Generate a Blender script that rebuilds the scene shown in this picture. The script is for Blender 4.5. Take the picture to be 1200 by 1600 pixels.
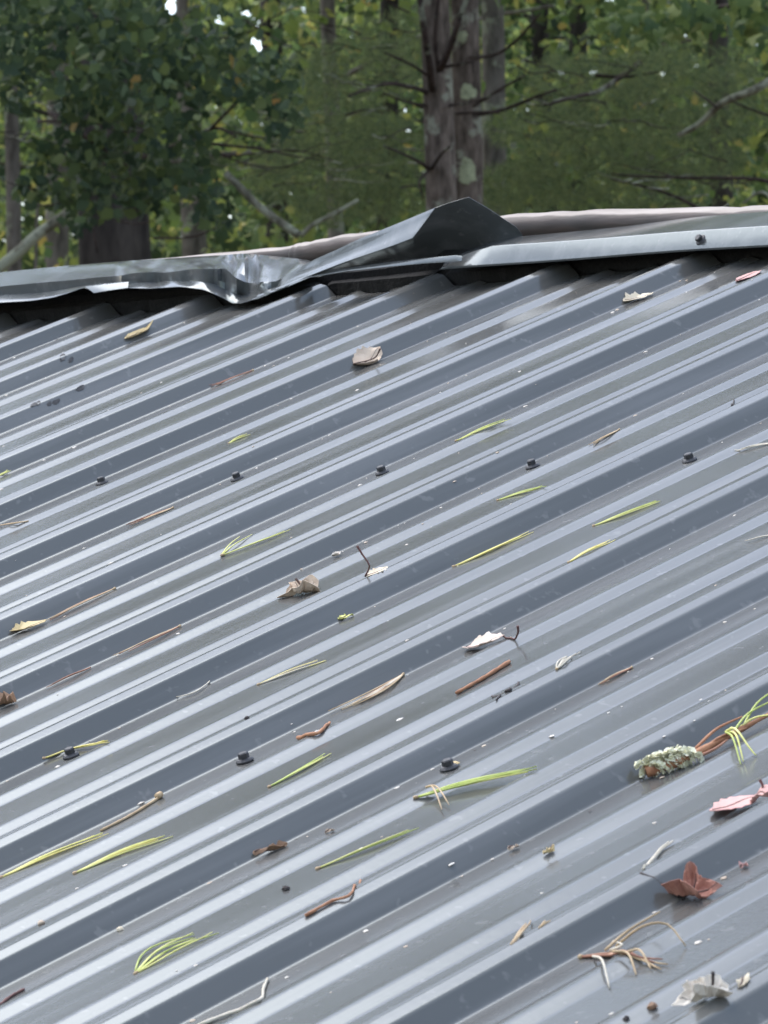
import bpy, math, random
import numpy as np
from mathutils import Vector, Matrix

random.seed(7); rng = np.random.default_rng(7)
scene = bpy.context.scene
for o in list(bpy.data.objects): bpy.data.objects.remove(o)
COL = scene.collection

# ------------------------------------------------------------------ roof frame and camera
PITCH = math.radians(19.0)
cp, sp = math.cos(PITCH), math.sin(PITCH)
def W(u, v, n):                       # roof frame (along ridge, up slope, off the roof) -> world
    return Vector((u, v*cp - n*sp, v*sp + n*cp))
ROOF_ROT = Matrix(((1,0,0),(0,cp,-sp),(0,sp,cp)))
FPX = 7103.7
RC = np.array([[0.64759, 0.715627, -0.261733], [-0.019178, -0.328071, -0.944458], [-0.761747, 0.616642, -0.198731]])
CAM = np.array([5.08740, -3.55726, 0.86614])      # camera in the roof frame

cam_d = bpy.data.cameras.new('camera'); cam = bpy.data.objects.new('camera', cam_d); COL.objects.link(cam)
M3 = np.array([[1,0,0],[0,cp,-sp],[0,sp,cp]])
right, up, back = M3@RC[0], M3@(-RC[1]), M3@(-RC[2])
cl = W(*CAM)
cam.matrix_world = Matrix(((right[0],up[0],back[0],cl.x),(right[1],up[1],back[1],cl.y),(right[2],up[2],back[2],cl.z),(0,0,0,1)))
cam_d.sensor_fit = 'VERTICAL'; cam_d.sensor_height = 24; cam_d.lens = 24*FPX/1600
cam_d.clip_end = 2000; cam_d.clip_start = 0.05
cam_d.dof.use_dof = True; cam_d.dof.focus_distance = 4.2; cam_d.dof.aperture_fstop = cam_d.lens/1000/0.0042
scene.camera = cam
scene.render.resolution_x = 768; scene.render.resolution_y = 1024

# ------------------------------------------------------------------ sky, sun, exposure
SUN_EL = math.radians(60); SUN_AZ = (-1.0, -0.14)       # soft light, high and from the left
world = bpy.data.worlds.new('World'); scene.world = world; world.use_nodes = True
nt = world.node_tree; nt.nodes.clear()
sky = nt.nodes.new('ShaderNodeTexSky'); sky.sky_type = 'NISHITA'; sky.sun_disc = False
sky.sun_elevation = SUN_EL; sky.sun_rotation = math.atan2(SUN_AZ[0], SUN_AZ[1])
sky.air_density = 1.0; sky.dust_density = 1.5; sky.ozone_density = 1.0
bg = nt.nodes.new('ShaderNodeBackground'); bg.inputs['Strength'].default_value = 0.14
wo = nt.nodes.new('ShaderNodeOutputWorld')
hs = nt.nodes.new('ShaderNodeHueSaturation'); hs.inputs['Saturation'].default_value = .70      # thin overcast
nt.links.new(sky.outputs[0], hs.inputs['Color']); nt.links.new(hs.outputs[0], bg.inputs[0]); nt.links.new(bg.outputs[0], wo.inputs[0])
sun_d = bpy.data.lights.new('sun', 'SUN'); sun_d.energy = 0.62; sun_d.angle = math.radians(50); sun_d.color = (1, .985, .955)
sun = bpy.data.objects.new('sun', sun_d); COL.objects.link(sun)
sdir = Vector((SUN_AZ[0]*math.cos(SUN_EL), SUN_AZ[1]*math.cos(SUN_EL), math.sin(SUN_EL))).normalized()
sun.rotation_euler = sdir.to_track_quat('Z', 'Y').to_euler(); sun.location = (0, 0, 30)
scene.view_settings.view_transform = 'Standard'; scene.view_settings.look = 'None'
scene.view_settings.exposure = 1.78; scene.view_settings.gamma = 1
scene.view_settings.use_curve_mapping = False

# ------------------------------------------------------------------ helpers
def raydir(px, py):
    d = RC.T@np.array([(px-600)/FPX, (py-800)/FPX, 1.0]); return d
def at(px, py, depth):                # world point seen at photo pixel, at a distance
    p = CAM + raydir(px, py)*depth; return W(*p)
def atv(px, py, v):                   # roof-frame point seen at photo pixel, on the plane v = const
    d = raydir(px, py); t = (v-CAM[1])/d[1]; return CAM + d*t

RIBS = {0:0,1:.2338,2:.4572,3:.6858,4:.9114,5:1.1373,6:1.3754,7:1.6067,8:1.8307,9:2.047,10:2.2746,11:2.5182,12:2.7484,13:2.976}
def rib_u(k): return RIBS[k] if k in RIBS else (k*.2286 if k < 0 else 2.976+(k-13)*.2286)
RH = .0175
# profile, offsets from near base of rib k to near base of rib k+1 (metres); last four points are measured from k+1
PA = [(0,0),(.032,0),(.041,.0040),(.049,.0040),(.063,0),(.110,0),(.119,.0040),(.127,.0040),(.141,0)]
PB = [(-.048,0),(-.035,RH-.0008),(-.0285,RH-.0011),(-.0245,RH),(-.0130,RH-.0028)]
def period(k):
    a, b = rib_u(k), rib_u(k+1); s = (b-a)/.2286
    return [(a+d*s, n) for d, n in PA] + [(b+d, n) for d, n in PB]
PROFILE = []
for k in range(-9, 22): PROFILE += period(k)
PU = np.array([p[0] for p in PROFILE]); PN = np.array([p[1] for p in PROFILE])
def height(u): return float(np.interp(u, PU, PN))
def on_roof(px, py):                  # where the sight line meets the ribbed sheet
    d = raydir(px, py); t = (.03-CAM[2])/d[2]; t1 = (-.004-CAM[2])/d[2]
    while t < t1:
        p = CAM + d*t
        if p[2] <= height(p[0]): break
        t += .0006
    p = CAM + d*t; p[2] = height(p[0]); return p

def link(o, parent=None, **kw):
    COL.objects.link(o)
    if parent is not None: o.parent = parent
    for k, v in kw.items():
        if v is not None: o[k] = v
    return o
def mesh(name, V, F, mats, smooth=False):
    m = bpy.data.meshes.new(name); m.from_pydata([tuple(map(float, v)) for v in V], [], F); m.update()
    for x in (mats if isinstance(mats, (list, tuple)) else [mats]): m.materials.append(x)
    if smooth: m.polygons.foreach_set('use_smooth', [True]*len(m.polygons))
    return m
def npmesh(name, V, F, mats, midx=None):   # F: (N,3) triangles
    m = bpy.data.meshes.new(name); V = np.asarray(V, np.float32); F = np.asarray(F, np.int32)
    m.vertices.add(len(V)); m.vertices.foreach_set('co', V.ravel())
    m.loops.add(F.size); m.loops.foreach_set('vertex_index', F.ravel())
    m.polygons.add(len(F)); m.polygons.foreach_set('loop_start', np.arange(0, F.size, F.shape[1], dtype=np.int32))
    m.polygons.foreach_set('loop_total', np.full(len(F), F.shape[1], np.int32))
    for x in mats: m.materials.append(x)
    if midx is not None: m.polygons.foreach_set('material_index', np.asarray(midx, np.int32))
    m.update(); m.validate(); return m
def obj(name, me, parent=None, **kw): return link(bpy.data.objects.new(name, me), parent, **kw)
def empty(name, loc=(0,0,0), **kw):
    o = bpy.data.objects.new(name, None); o.empty_display_size = .05; o.location = loc; return link(o, None, **kw)
def tube(pts, rad, sides=8, caps=True):
    pts = [Vector(p) for p in pts]; V = []; F = []
    ref = Vector((.31, .17, .93))
    for i, p in enumerate(pts):
        t = (pts[min(i+1, len(pts)-1)]-pts[max(i-1, 0)]).normalized()
        a = t.cross(ref)
        if a.length < .1: a = t.cross(Vector((1,0,0)))
        a.normalize(); b = t.cross(a); r = rad[i] if hasattr(rad, '__len__') else rad
        for j in range(sides):
            w = 2*math.pi*j/sides; V.append(p + a*r*math.cos(w) + b*r*math.sin(w))
    for i in range(len(pts)-1):
        for j in range(sides):
            F.append((i*sides+j, i*sides+(j+1) % sides, (i+1)*sides+(j+1) % sides, (i+1)*sides+j))
    if caps:
        F.append(tuple(range(sides))[::-1]); F.append(tuple((len(pts)-1)*sides+j for j in range(sides)))
    return V, F
def smoothline(pts, n=4):             # Catmull-Rom through points
    P = [Vector(p) for p in pts]; P = [P[0]*2-P[1]] + P + [P[-1]*2-P[-2]]; out = []
    for i in range(1, len(P)-2):
        for k in range(n):
            t = k/n; a, b, c, d = P[i-1:i+3]
            out.append(.5*((2*b)+(c-a)*t+(2*a-5*b+4*c-d)*t*t+(3*b-a-3*c+d)*t**3))
    out.append(P[-2]); return out

# ------------------------------------------------------------------ materials
def material(name, rough=.6):
    m = bpy.data.materials.new(name); m.use_nodes = True; n = m.node_tree.nodes; l = m.node_tree.links
    b = n['Principled BSDF']; b.inputs['Roughness'].default_value = rough
    return m, n, l, b
def noise(n, l, scale, detail=4, coords='Object', stretch=None, rough=.55):
    tc = n.new('ShaderNodeTexCoord'); t = n.new('ShaderNodeTexNoise'); t.inputs['Scale'].default_value = scale
    t.inputs['Detail'].default_value = detail; t.inputs['Roughness'].default_value = rough
    src = tc.outputs[coords]
    if stretch:
        mp = n.new('ShaderNodeMapping'); mp.inputs['Scale'].default_value = stretch; l.new(src, mp.inputs[0]); src = mp.outputs[0]
    l.new(src, t.inputs['Vector']); return t.outputs['Fac']
def ramp(n, l, fac, stops):
    r = n.new('ShaderNodeValToRGB'); e = r.color_ramp.elements
    while len(e) < len(stops): e.new(.5)
    for i, (p, c) in enumerate(stops): e[i].position = p; e[i].color = (*c, 1)
    l.new(fac, r.inputs[0]); return r.outputs[0]
def mix(n, l, fac, a, b, blend='MIX'):
    m = n.new('ShaderNodeMix'); m.data_type = 'RGBA'; m.blend_type = blend
    for s, i in ((fac, 0), (a, 6), (b, 7)):
        if hasattr(s, 'is_linked'): l.new(s, m.inputs[i])
        elif isinstance(s, (int, float)): m.inputs[i].default_value = s
        else: m.inputs[i].default_value = (*s, 1)
    return m.outputs[2]
def bump(n, l, b, fac, strength, dist=.001):
    bp = n.new('ShaderNodeBump'); bp.inputs['Strength'].default_value = strength; bp.inputs['Distance'].default_value = dist
    l.new(fac, bp.inputs['Height']); l.new(bp.outputs[0], b.inputs['Normal'])
def simple(name, stops, scale, rough=.7, bumpd=0, coords='Object', stretch=None, spec=.5):
    m, n, l, b = material(name, rough); f = noise(n, l, scale, 5, coords, stretch)
    l.new(ramp(n, l, f, stops), b.inputs['Base Color']); b.inputs['Specular IOR Level'].default_value = spec
    if bumpd: bump(n, l, b, f, .8, bumpd)
    return m

def roof_paint(name, base, rough):
    m, n, l, b = material(name, rough)
    big = noise(n, l, 3.0, 4, stretch=(1, .35, 1)); fine = noise(n, l, 160, 3); streak = noise(n, l, 30, 4, stretch=(1, .05, 1))
    c = ramp(n, l, big, [(.25, [x*.90 for x in base]), (.75, [x*1.08 for x in base])])
    dust = ramp(n, l, streak, [(.48, (0,0,0)), (.8, (1,1,1))])
    c = mix(n, l, mix(n, l, .42, (0,0,0), dust), c, (.24, .235, .23))
    spots = ramp(n, l, noise(n, l, 75, 2), [(.64, (0,0,0)), (.72, (.22,.22,.22))]); c = mix(n, l, spots, c, (.28, .27, .25))
    l.new(c, b.inputs['Base Color'])
    mr = n.new('ShaderNodeMapRange'); mr.inputs['To Min'].default_value = rough-.05; mr.inputs['To Max'].default_value = rough+.09
    l.new(streak, mr.inputs[0]); l.new(mr.outputs[0], b.inputs['Roughness'])
    b.inputs['Specular IOR Level'].default_value = .68; b.inputs['Specular Tint'].default_value = (.80, .96, 1, 1)
    bump(n, l, b, fine, .12, .0004)
    return m
PAINT = (.094, .092, .085)
M_ROOF = roof_paint('roof_paint', PAINT, .155)
M_CAP = roof_paint('cap_paint', (.085, .088, .086), .13)
M_FOAM = simple('closure_foam', [(.3,(.004,.004,.004)), (.7,(.012,.011,.010))], 220, .95, .003)
M_SCREW = simple('screw_paint', [(.3,(.020,.020,.022)), (.7,(.045,.044,.046))], 300, .45)
M_WALL = simple('wall_boards', [(.3,(.12,.085,.06)), (.7,(.20,.15,.11))], 6, .8, .002, stretch=(8,8,1))

def bark(name, dark, lite, lichen, lf=.62, scale=9):
    m, n, l, b = material(name, .9)
    f = noise(n, l, scale, 7, stretch=(1,1,.35)); g = noise(n, l, 5.5, 5, rough=.65)
    c = ramp(n, l, f, [(.33, dark), (.68, lite)])
    g2 = ramp(n, l, g, [(lf-.03, (0,0,0)), (lf+.03, (1,1,1))])
    l.new(mix(n, l, g2, c, lichen), b.inputs['Base Color']); bump(n, l, b, f, 1, .02); b.inputs['Specular IOR Level'].default_value = .2
    return m
M_BARK_DARK = bark('bark_dark', (.022,.018,.016), (.075,.064,.055), (.10,.11,.075), .70)
M_BARK_PINE = bark('bark_pine', (.05,.038,.030), (.17,.135,.11), (.23,.23,.175), .60, 26)
M_BARK_GREY = bark('bark_grey', (.08,.07,.058), (.22,.195,.17), (.26,.27,.20), .58, 12)
M_TWIG = bark('bark_twig', (.020,.014,.012), (.065,.046,.038), (.16,.165,.12), .60, 30)
M_LICHBR = bark('bark_lichen', (.09,.085,.062), (.22,.21,.155), (.30,.31,.23), .5, 25)
M_LICHEN_SPOT = simple('lichen_spot', [(.3,(.17,.18,.11)), (.7,(.34,.36,.22))], 40, .95, .003)

def leafmat(name, stops, scale=1.3, trans=.35, rough=.5, island=True):
    m, n, l, b = material(name, rough)
    if island:
        g = n.new('ShaderNodeNewGeometry'); f = g.outputs['Random Per Island']
    else:
        oi = n.new('ShaderNodeObjectInfo'); f = oi.outputs['Random']
    c = ramp(n, l, f, stops); l.new(c, b.inputs['Base Color']); b.inputs['Specular IOR Level'].default_value = .15
    t = n.new('ShaderNodeBsdfTranslucent'); l.new(c, t.inputs[0])
    mx = n.new('ShaderNodeMixShader'); mx.inputs[0].default_value = trans
    l.new(b.outputs[0], mx.inputs[1]); l.new(t.outputs[0], mx.inputs[2]); l.new(mx.outputs[0], n['Material Output'].inputs[0])
    return m
M_MAPLE = leafmat('leaf_maple', [(0,(.026,.044,.026)), (.6,(.052,.080,.040)), (.9,(.08,.115,.048)), (.99,(.12,.15,.05)), (1,(.30,.17,.05))], trans=.35)
M_MAPLE_O = leafmat('leaf_maple_single', [(0,(.022,.040,.022)), (.6,(.044,.074,.034)), (.93,(.075,.11,.042)), (.975,(.18,.20,.05)), (1,(.36,.20,.06))], trans=.3, island=False)
M_FOL_G = leafmat('leaf_green', [(0,(.075,.125,.05)), (.5,(.15,.21,.07)), (.92,(.25,.29,.085)), (1,(.38,.34,.10))], trans=.5)
M_FOL_Y = leafmat('leaf_yellowgreen', [(0,(.10,.16,.045)), (.5,(.20,.26,.065)), (.9,(.31,.32,.08)), (1,(.46,.34,.10))], trans=.5)
M_FOL_D = leafmat('leaf_dark', [(0,(.03,.05,.024)), (.6,(.065,.095,.036)), (1,(.11,.14,.05))], trans=.4)
M_NEEDLE_T = leafmat('needle_tree', [(0,(.075,.115,.062)), (.5,(.155,.205,.095)), (1,(.27,.30,.12))], trans=.5)
M_GROUND = simple('forest_ground', [(.3,(.05,.035,.022)), (.55,(.10,.07,.04)), (.75,(.07,.085,.03))], 1.2, .95, .05)

# ------------------------------------------------------------------ ground
GZ = -3.7
V = []; F = []; N = 60
for i in range(N+1):
    for j in range(N+1):
        x = -300+600*i/N; y = -300+600*j/N
        V.append((x, y, GZ + (.25*math.sin(x*.11)*math.cos(y*.13) if abs(x)+abs(y) > 25 else 0)))
for i in range(N):
    for j in range(N): F.append((i*(N+1)+j, (i+1)*(N+1)+j, (i+1)*(N+1)+j+1, i*(N+1)+j+1))
obj('ground', mesh('ground', V, F, M_GROUND, True), kind='structure')

# ------------------------------------------------------------------ the shed: panels, screws, closures, walls
shed = empty('metal_roofed_shed', (1.2, 0, GZ), label='shed with a dark grey ribbed metal roof, its ridge cap bent and torn', category='building')
def part(name, me, parent=shed, roof=True, uvn=(0,0,0), **kw):
    """child whose mesh is written in the roof frame"""
    o = obj(name, me, None, **kw); loc = W(*uvn)
    wm = Matrix.Translation(loc) @ (ROOF_ROT.to_4x4() if roof else Matrix.Identity(4))
    o.parent = parent; o.matrix_parent_inverse = Matrix.Identity(4)
    pw = parent_world(parent); o.matrix_basis = pw.inverted() @ wm
    return o
def parent_world(p):
    m = p.matrix_basis.copy()
    while p.parent is not None:
        p = p.parent; m = p.matrix_basis @ m
    return m

VE = -2.62                                     # eave
DENTS = []
fine = sorted(set([round(VE+i*.03, 4) for i in range(int(-VE/.03)+1)] + [0.0, .012, .024] +
       [round(d[1]+j*.004, 4) for d in DENTS for j in range(-8, 9) if d[1]+j*.004 < 0]))
def rounded(pts, r=.0022, seg=3):
    out = [pts[0]]
    for a, b, c in zip(pts, pts[1:], pts[2:]):
        A, B, C_ = Vector(a), Vector(b), Vector(c); d1 = (A-B); d2 = (C_-B); rr = min(r, d1.length*.3, d2.length*.3)
        p = B+d1.normalized()*rr; q = B+d2.normalized()*rr
        for k in range(seg+1):
            t = k/seg; out.append(tuple(p*(1-t)**2+B*2*t*(1-t)+q*t*t))
    out.append(pts[-1]); return out
def wav(u, v, s): return math.sin(u*7.3+s)*math.sin(v*2.1+s*2)+.6*math.sin(u*17+v*3.3+s*3)+.5*math.sin(v*6.1+s)
def make_panel(k0, s):
    pts = []
    b = rib_u(k0)
    pts += [(b-.0270, RH+.0004), (b-.0245, RH+.0012), (b-.0128, RH-.0015)]
    for k in range(k0, k0+4): pts += period(k)
    e = rib_u(k0+4); pts += [(e-.001, .0004)]
    prof = rounded(pts); V = []; F = []; n = len(prof)
    for v in fine:
        for (u, h) in prof:
            flat = 1-min(1, h/.004)
            dh = 0.0005*wav(u, v, s)*(.3+.7*flat)
            du = .0006*math.sin(v*1.7+u*5+s)
            for (a, b_, r, dep) in DENTS:
                q = ((u-a)**2*.35+(v-b_)**2)/r**2
                if q < 6: dh -= dep*math.exp(-q); du -= dep*.8*math.exp(-q)
            V.append((u+du, v, h+dh))
    for i in range(len(fine)-1):
        for j in range(n-1): F.append((i*n+j, i*n+j+1, (i+1)*n+j+1, (i+1)*n+j))
    me = mesh('roof_panel', V, F, M_ROOF, True); return me
screw_me = None
def screw_mesh():
    V = []; F = []
    def ring(r, z, n, off=0):
        i0 = len(V)
        for j in range(n): V.append((r*math.cos(2*math.pi*j/n+off), r*math.sin(2*math.pi*j/n+off), z))
        return i0
    n = 12
    a = ring(.0098, .0002, n); b = ring(.0098, .0016, n); c = ring(.0078, .0034, n); d = ring(.0064, .0036, n)
    e = ring(.0055, .0040, n); f = ring(.0055, .0088, n); g = ring(.0044, .0098, n)
    # make the upper rings hexagonal
    for i0, r in ((e, .0060), (f, .0060), (g, .0047)):
        for j in range(n):
            w = 2*math.pi*j/n; ww = (w % (math.pi/3))-math.pi/6; rr = r*math.cos(math.pi/6)/math.cos(ww)
            V[i0+j] = (rr*math.cos(w), rr*math.sin(w), V[i0+j][2])
    for p, q in ((a,b),(b,c),(c,d),(d,e),(e,f),(f,g)):
        for j in range(n): F.append((p+j, p+(j+1) % n, q+(j+1) % n, q+j))
    F.append(tuple(g+j for j in range(n)))
    return mesh('screw', V, F, M_SCREW)
screw_me = screw_mesh(); screw_me.transform(Matrix.Diagonal((.74, .74, .78, 1)))
V1, V2 = -.742, -1.501
panels = {}
def wn(o):
    w = o.modifiers.new('wn', 'WEIGHTED_NORMAL'); w.keep_sharp = False; w.weight = 90
for i, k0 in enumerate((-7, -3, 1, 5, 9, 13)):
    p = part('roof_panel', make_panel(k0, i*1.7)); wn(p); panels[k0] = p
    for k in range(k0, k0+4):
        for vv in (V1, V2, -2.26):
            if k == 12 and vv == V2: continue
            u = rib_u(k)+.020
            sc = part('screw', screw_me, p, True, (u+random.uniform(-.0015,.0015), vv+random.uniform(-.004,.004), .0003))
            sc.matrix_basis = sc.matrix_basis @ Matrix.Rotation(random.uniform(0, 1), 4, 'Z') @ Matrix.Rotation(random.uniform(-.06,.06), 4, 'X')
M_DARK_MARK = simple('dark_mark_grey', [(.3,(.020,.020,.022)), (.7,(.055,.054,.055))], 200, .7)  # dark grey for small ragged patches on the panels
rs = random.Random(3)
for (x, y, a, b) in ((98,559,5,7),(111,563,4,4),(126,607,7,5),(88,628,6,4),(77,631,4,4),(52,633,6,3),(60,630,3,4)):
    V = [(on_roof(x+a*rs.uniform(.7,1.2)*math.cos(q*.7854), y+b*rs.uniform(.7,1.2)*math.sin(q*.7854)-a*.4*math.cos(q*.7854))+np.array([.0003,0,.0004])) for q in range(8)]
    k = min(panels, key=lambda kk: abs(rib_u(kk)+.45-V[0][0])); part('dark_mark', mesh('dark_mark', V, [tuple(range(8))], M_DARK_MARK), panels[k])
ULO, UHI = rib_u(-7)-.02, rib_u(17)
# foam closures that fill the pans under the cap
def closure(k):
    a, b = rib_u(k), rib_u(k+1); bot = period(k); V = []; F = []
    loc = [(u, n) for u, n in bot if a-.001 <= u <= b-.033]
    bl = [(a-.013, RH-.004)] + loc; m = 14; us = np.linspace(bl[0][0], bl[-1][0], m)
    lo = np.interp(us, [q[0] for q in bl], [q[1] for q in bl])
    for i, u in enumerate(us):
        j = random.uniform(-.004, .004)
        V += [(u, .026+j*.5, lo[i]+.0004), (u, .028+j*.5, .0155), (u, .06, .023), (u, .06, lo[i]+.0004)]
    for i in range(m-1):
        for q in range(3): F.append((i*4+q, i*4+4+q, i*4+5+q, i*4+1+q))
    return mesh('foam_closure', V, F, M_FOAM)
for k in range(-7, 16): part('foam_closure', closure(k))
V = []; F = []
bu = list(np.arange(ULO, UHI, .1))
for u in bu:
    w = .003*math.sin(u*9)+.002*math.sin(u*23)
    V += [(u, .034+w, -.02), (u, .036+w, .026+w), (u, .052, .034+w), (u, .085, .030), (u, .085, -.02)]
for i in range(len(bu)-1):
    for q in range(4): F.append((i*5+q, i*5+5+q, i*5+6+q, i*5+1+q))
part('ridge_felt', mesh('ridge_felt', V, F, M_FOAM))
# back slope and structure
def back_panel(k0):
    pts = []
    for k in range(k0, k0+4): pts += period(k)
    V = []; F = []; n = len(pts)
    for v in (0, -1.3, VE):
        for u, h in pts: V.append((u, -v, h))
    for i in range(2):
        for j in range(n-1): F.append((i*n+j, (i+1)*n+j, (i+1)*n+j+1, i*n+j+1))
    return mesh('roof_panel', V, F, M_ROOF)
BACKR = Matrix(((1,0,0),(0,cp,sp),(0,-sp,cp)))
VR = .090                                       # ridge apex in v
apex = W(0, VR, 0)
for k0 in (-7, -3, 1, 5, 9, 13):
    o = obj('roof_panel', back_panel(k0)); o.parent = shed
    o.matrix_basis = parent_world(shed).inverted() @ Matrix.Translation(Vector((0, apex.y+.09, apex.z-.03))) @ BACKR.to_4x4()
def boxmesh(name, x0, x1, y0, y1, z0, z1, mat):
    V = [(x, y, z) for x in (x0, x1) for y in (y0, y1) for z in (z0, z1)]
    return mesh(name, V, [(0,1,3,2),(4,6,7,5),(0,4,5,1),(2,3,7,6),(0,2,6,4),(1,5,7,3)], mat)
ye = VE*cp
e2 = W(0, -2.45, 0); yb = apex.y*2+2.45*cp
wx0, wx1 = ULO+.12, UHI-.12
part('ridge_board', boxmesh('ridge_board', wx0, wx1, apex.y-.02, apex.y+.02, apex.z-.28, apex.z-.03, M_WALL), roof=False)
for (x0, x1, y0, y1) in ((wx0, wx1, -2.40, -2.30), (wx0, wx1, yb-.25, yb-.15), (wx0, wx0+.1, -2.29, yb-.26), (wx1-.1, wx1, -2.29, yb-.26)):
    part('wall', boxmesh('wall', x0, x1, y0, y1, GZ, -.93, M_WALL), roof=False)
for x in (wx0, wx1-.1):                         # gable infill
    V = [(x+d, y, z) for d in (0, .1) for y, z in ((-2.29, -.925), (yb-.26, -.925), (apex.y, apex.z-.1))]
    part('gable', mesh('gable', V, [(0,2,1),(3,4,5),(0,1,4,3),(1,2,5,4),(2,0,3,5)], M_WALL), roof=False)

# ------------------------------------------------------------------ ridge cap
def sheet(name, grid, mat=M_CAP, sub=1, thick=.0009, parent=shed, crease=True):
    """grid: rows of roof-frame points; kept as bent sheet with a little thickness"""
    R = len(grid); C_ = len(grid[0]); V = [tuple(p) for r in grid for p in r]; F = []
    for i in range(R-1):
        for j in range(C_-1): F.append((i*C_+j, i*C_+j+1, (i+1)*C_+j+1, (i+1)*C_+j))
    me = mesh(name, V, F, mat, True); me.set_sharp_from_angle(angle=math.radians(38)); o = part(name, me, parent)
    if thick:
        s = o.modifiers.new('solid', 'SOLIDIFY'); s.thickness = thick; s.offset = 0
    w = o.modifiers.new('wn', 'WEIGHTED_NORMAL'); w.keep_sharp = True; w.weight = 90
    return o
def densify(grid, nc, nr=1):            # smooth along the sheet, straight between bends
    rows_ = [[np.array(q) for q in (smoothline([Vector(p) for p in r], nc) if nc > 1 else r)] for r in grid]; out = []
    for a, b in zip(rows_, rows_[1:]):
        for k in range(nr): out.append([p*(1-k/nr)+q*k/nr for p, q in zip(a, b)])
    out.append(rows_[-1]); return out
def resample(poly, xs):
    px = [p[0] for p in poly]; ys = [p[1] for p in poly]
    return [(x, float(np.mean([np.interp(x+d, px, ys) for d in (-5, 0, 5)]))) for x in xs]
def resample_hard(poly, xs):
    px = [p[0] for p in poly]; return [(x, float(np.interp(x, px, [p[1] for p in poly]))) for x in xs]

# intact length on the right: one bent profile pushed along the ridge
def edge(pxs, v):
    P_ = [atv(x, y, v) for x, y in pxs]; return [p[0] for p in P_], [p[2] for p in P_]
e_bot = edge([(712,417.5),(750,415),(1000,397.5),(1200,384)], -.012); e_lip = edge([(712,390),(750,387),(1000,370),(1200,355)], .006); e_top = edge([(790,373),(815,370),(970,355),(1080,341.5),(1200,332.5)], .090)
us = [.935, .955, .985]+[1.02+i*.04 for i in range(71)]; grid = []
for j_ in range(8): grid.append([])
for u in us:
    w = .0006*math.sin(u*6)+.0005*math.sin(u*15); nb_, nl_, nt_ = (float(np.interp(u, *e)) for e in (e_bot, e_lip, e_top))
    k_ = {.935:.22, .955:.4, .985:.72}.get(u, 1); nl_ = nb_+(nl_-nb_)*k_; nt_ = min(nt_, nl_+.004) if k_ < 1 else nt_
    prof_cap = [(-.012, nb_-.0012), (-.0125, nb_+.0008), (-.0105, nb_), (.006, nl_), (.009, nl_+.0006), (.090, nt_), (.100, nt_-.004), (.20, nt_-.082)]
    for j_, (v, n) in enumerate(prof_cap): grid[j_].append((u+(.008*math.sin(j_*1.3) if u < .95 else 0), v+w*.5, n+w))
cap_r = sheet('ridge_cap', grid); cap_r['label'] = 'straight length of ridge cap right of the tear'
def cap_screw(p, parent, tilt):
    sc = part('screw', screw_me, parent, True, p); sc.matrix_basis = sc.matrix_basis @ Matrix.Rotation(tilt, 4, 'X'); return sc
for u in (1.40, 2.09, 2.78):
    cap_screw((u-.02, -.001, float(np.interp(u, *e_bot))*.5+float(np.interp(u, *e_lip))*.5+.0008), cap_r, .75)

# crumpled length on the left
B0 = [(-80,484),(0,473),(50,470),(83,465),(110,457),(133,448),(147,457),(200,450),(233,451),(283,448),(320,453),(347,465),(363,474),(377,474),(400,467),(440,451),(484,431)]
B1 = [(-80,469),(0,461),(50,459),(100,453),(127,447),(160,443),(195,440),(200,444),(240,440),(300,439),(333,443),(350,452),(370,460),(385,461),(402,455),(440,446),(484,428)]
B2 = [(-80,455),(0,448),(50,443),(100,439),(160,433),(190,431),(207,427),(247,425),(253,427),(300,421),(353,420),(367,433),(380,440),(393,443),(403,441),(430,440),(484,418)]
B3 = [(-80,444),(0,438),(100,427),(180,420),(205,417),(235,418),(270,413),(310,412),(345,410),(362,419),(377,408),(392,420),(398,430),(410,414),(440,420),(484,412)]
B4 = [(-80,434),(0,426),(100,416),(200,408),(267,404),(310,401),(350,399),(386,396),(398,398),(440,402),(484,407)]
xs = list(range(-80, 485, 6))
rj = random.Random(4)
rows = []
for B, v in ((B0,-.012),(B1,.0065),(B2,.0075),(B3,.045),(B4,.088)):
    r = []
    for x, y in [q for q in resample(B, xs) if q[0] <= 325]+[q for q in resample_hard(B, xs) if q[0] > 325]:
        j = 0
        if 185 < x < 470 and v > -.03: j = (.006*math.sin(x*.055+v*40)+.004*math.sin(x*.13+v*90))*(1 if v > 0 else .6)
        if 335 < x < 420 and v > 0: j += rj.uniform(-.007, .007)
        if 387 < x < 402 and v > .02: j += .022
        r.append(atv(x, y, v+j))
    rows.append(r)
rows = densify(rows, 1, 3); rows.append([p+np.array([-.02, .10, -.08]) for p in rows[-1]])
for r in rows:
    p0 = r[0]
    for q in range(1, 7): r.insert(0, p0+np.array([-.24*q, .001*math.sin(q*2.), .001*math.cos(q*3.)]))
cap_l = sheet('ridge_cap', rows); cap_l['label'] = 'crumpled and dented length of ridge cap on the left'
cap_screw(atv(167, 452, -.003), cap_l, .35)
for i_ in range(-4, 0): cap_screw((i_*.2286*1.5, -.002, .046), cap_l, .3)
# bright bent-up tab round the screw
tab = [[atv(133,448,-.012), atv(160,445,-.012), atv(201,440.5,-.010)], [atv(147,458,-.022), atv(170,454,-.022), atv(200,450,-.020)]]
sheet('bent_tab', tab, parent=cap_l)

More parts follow.
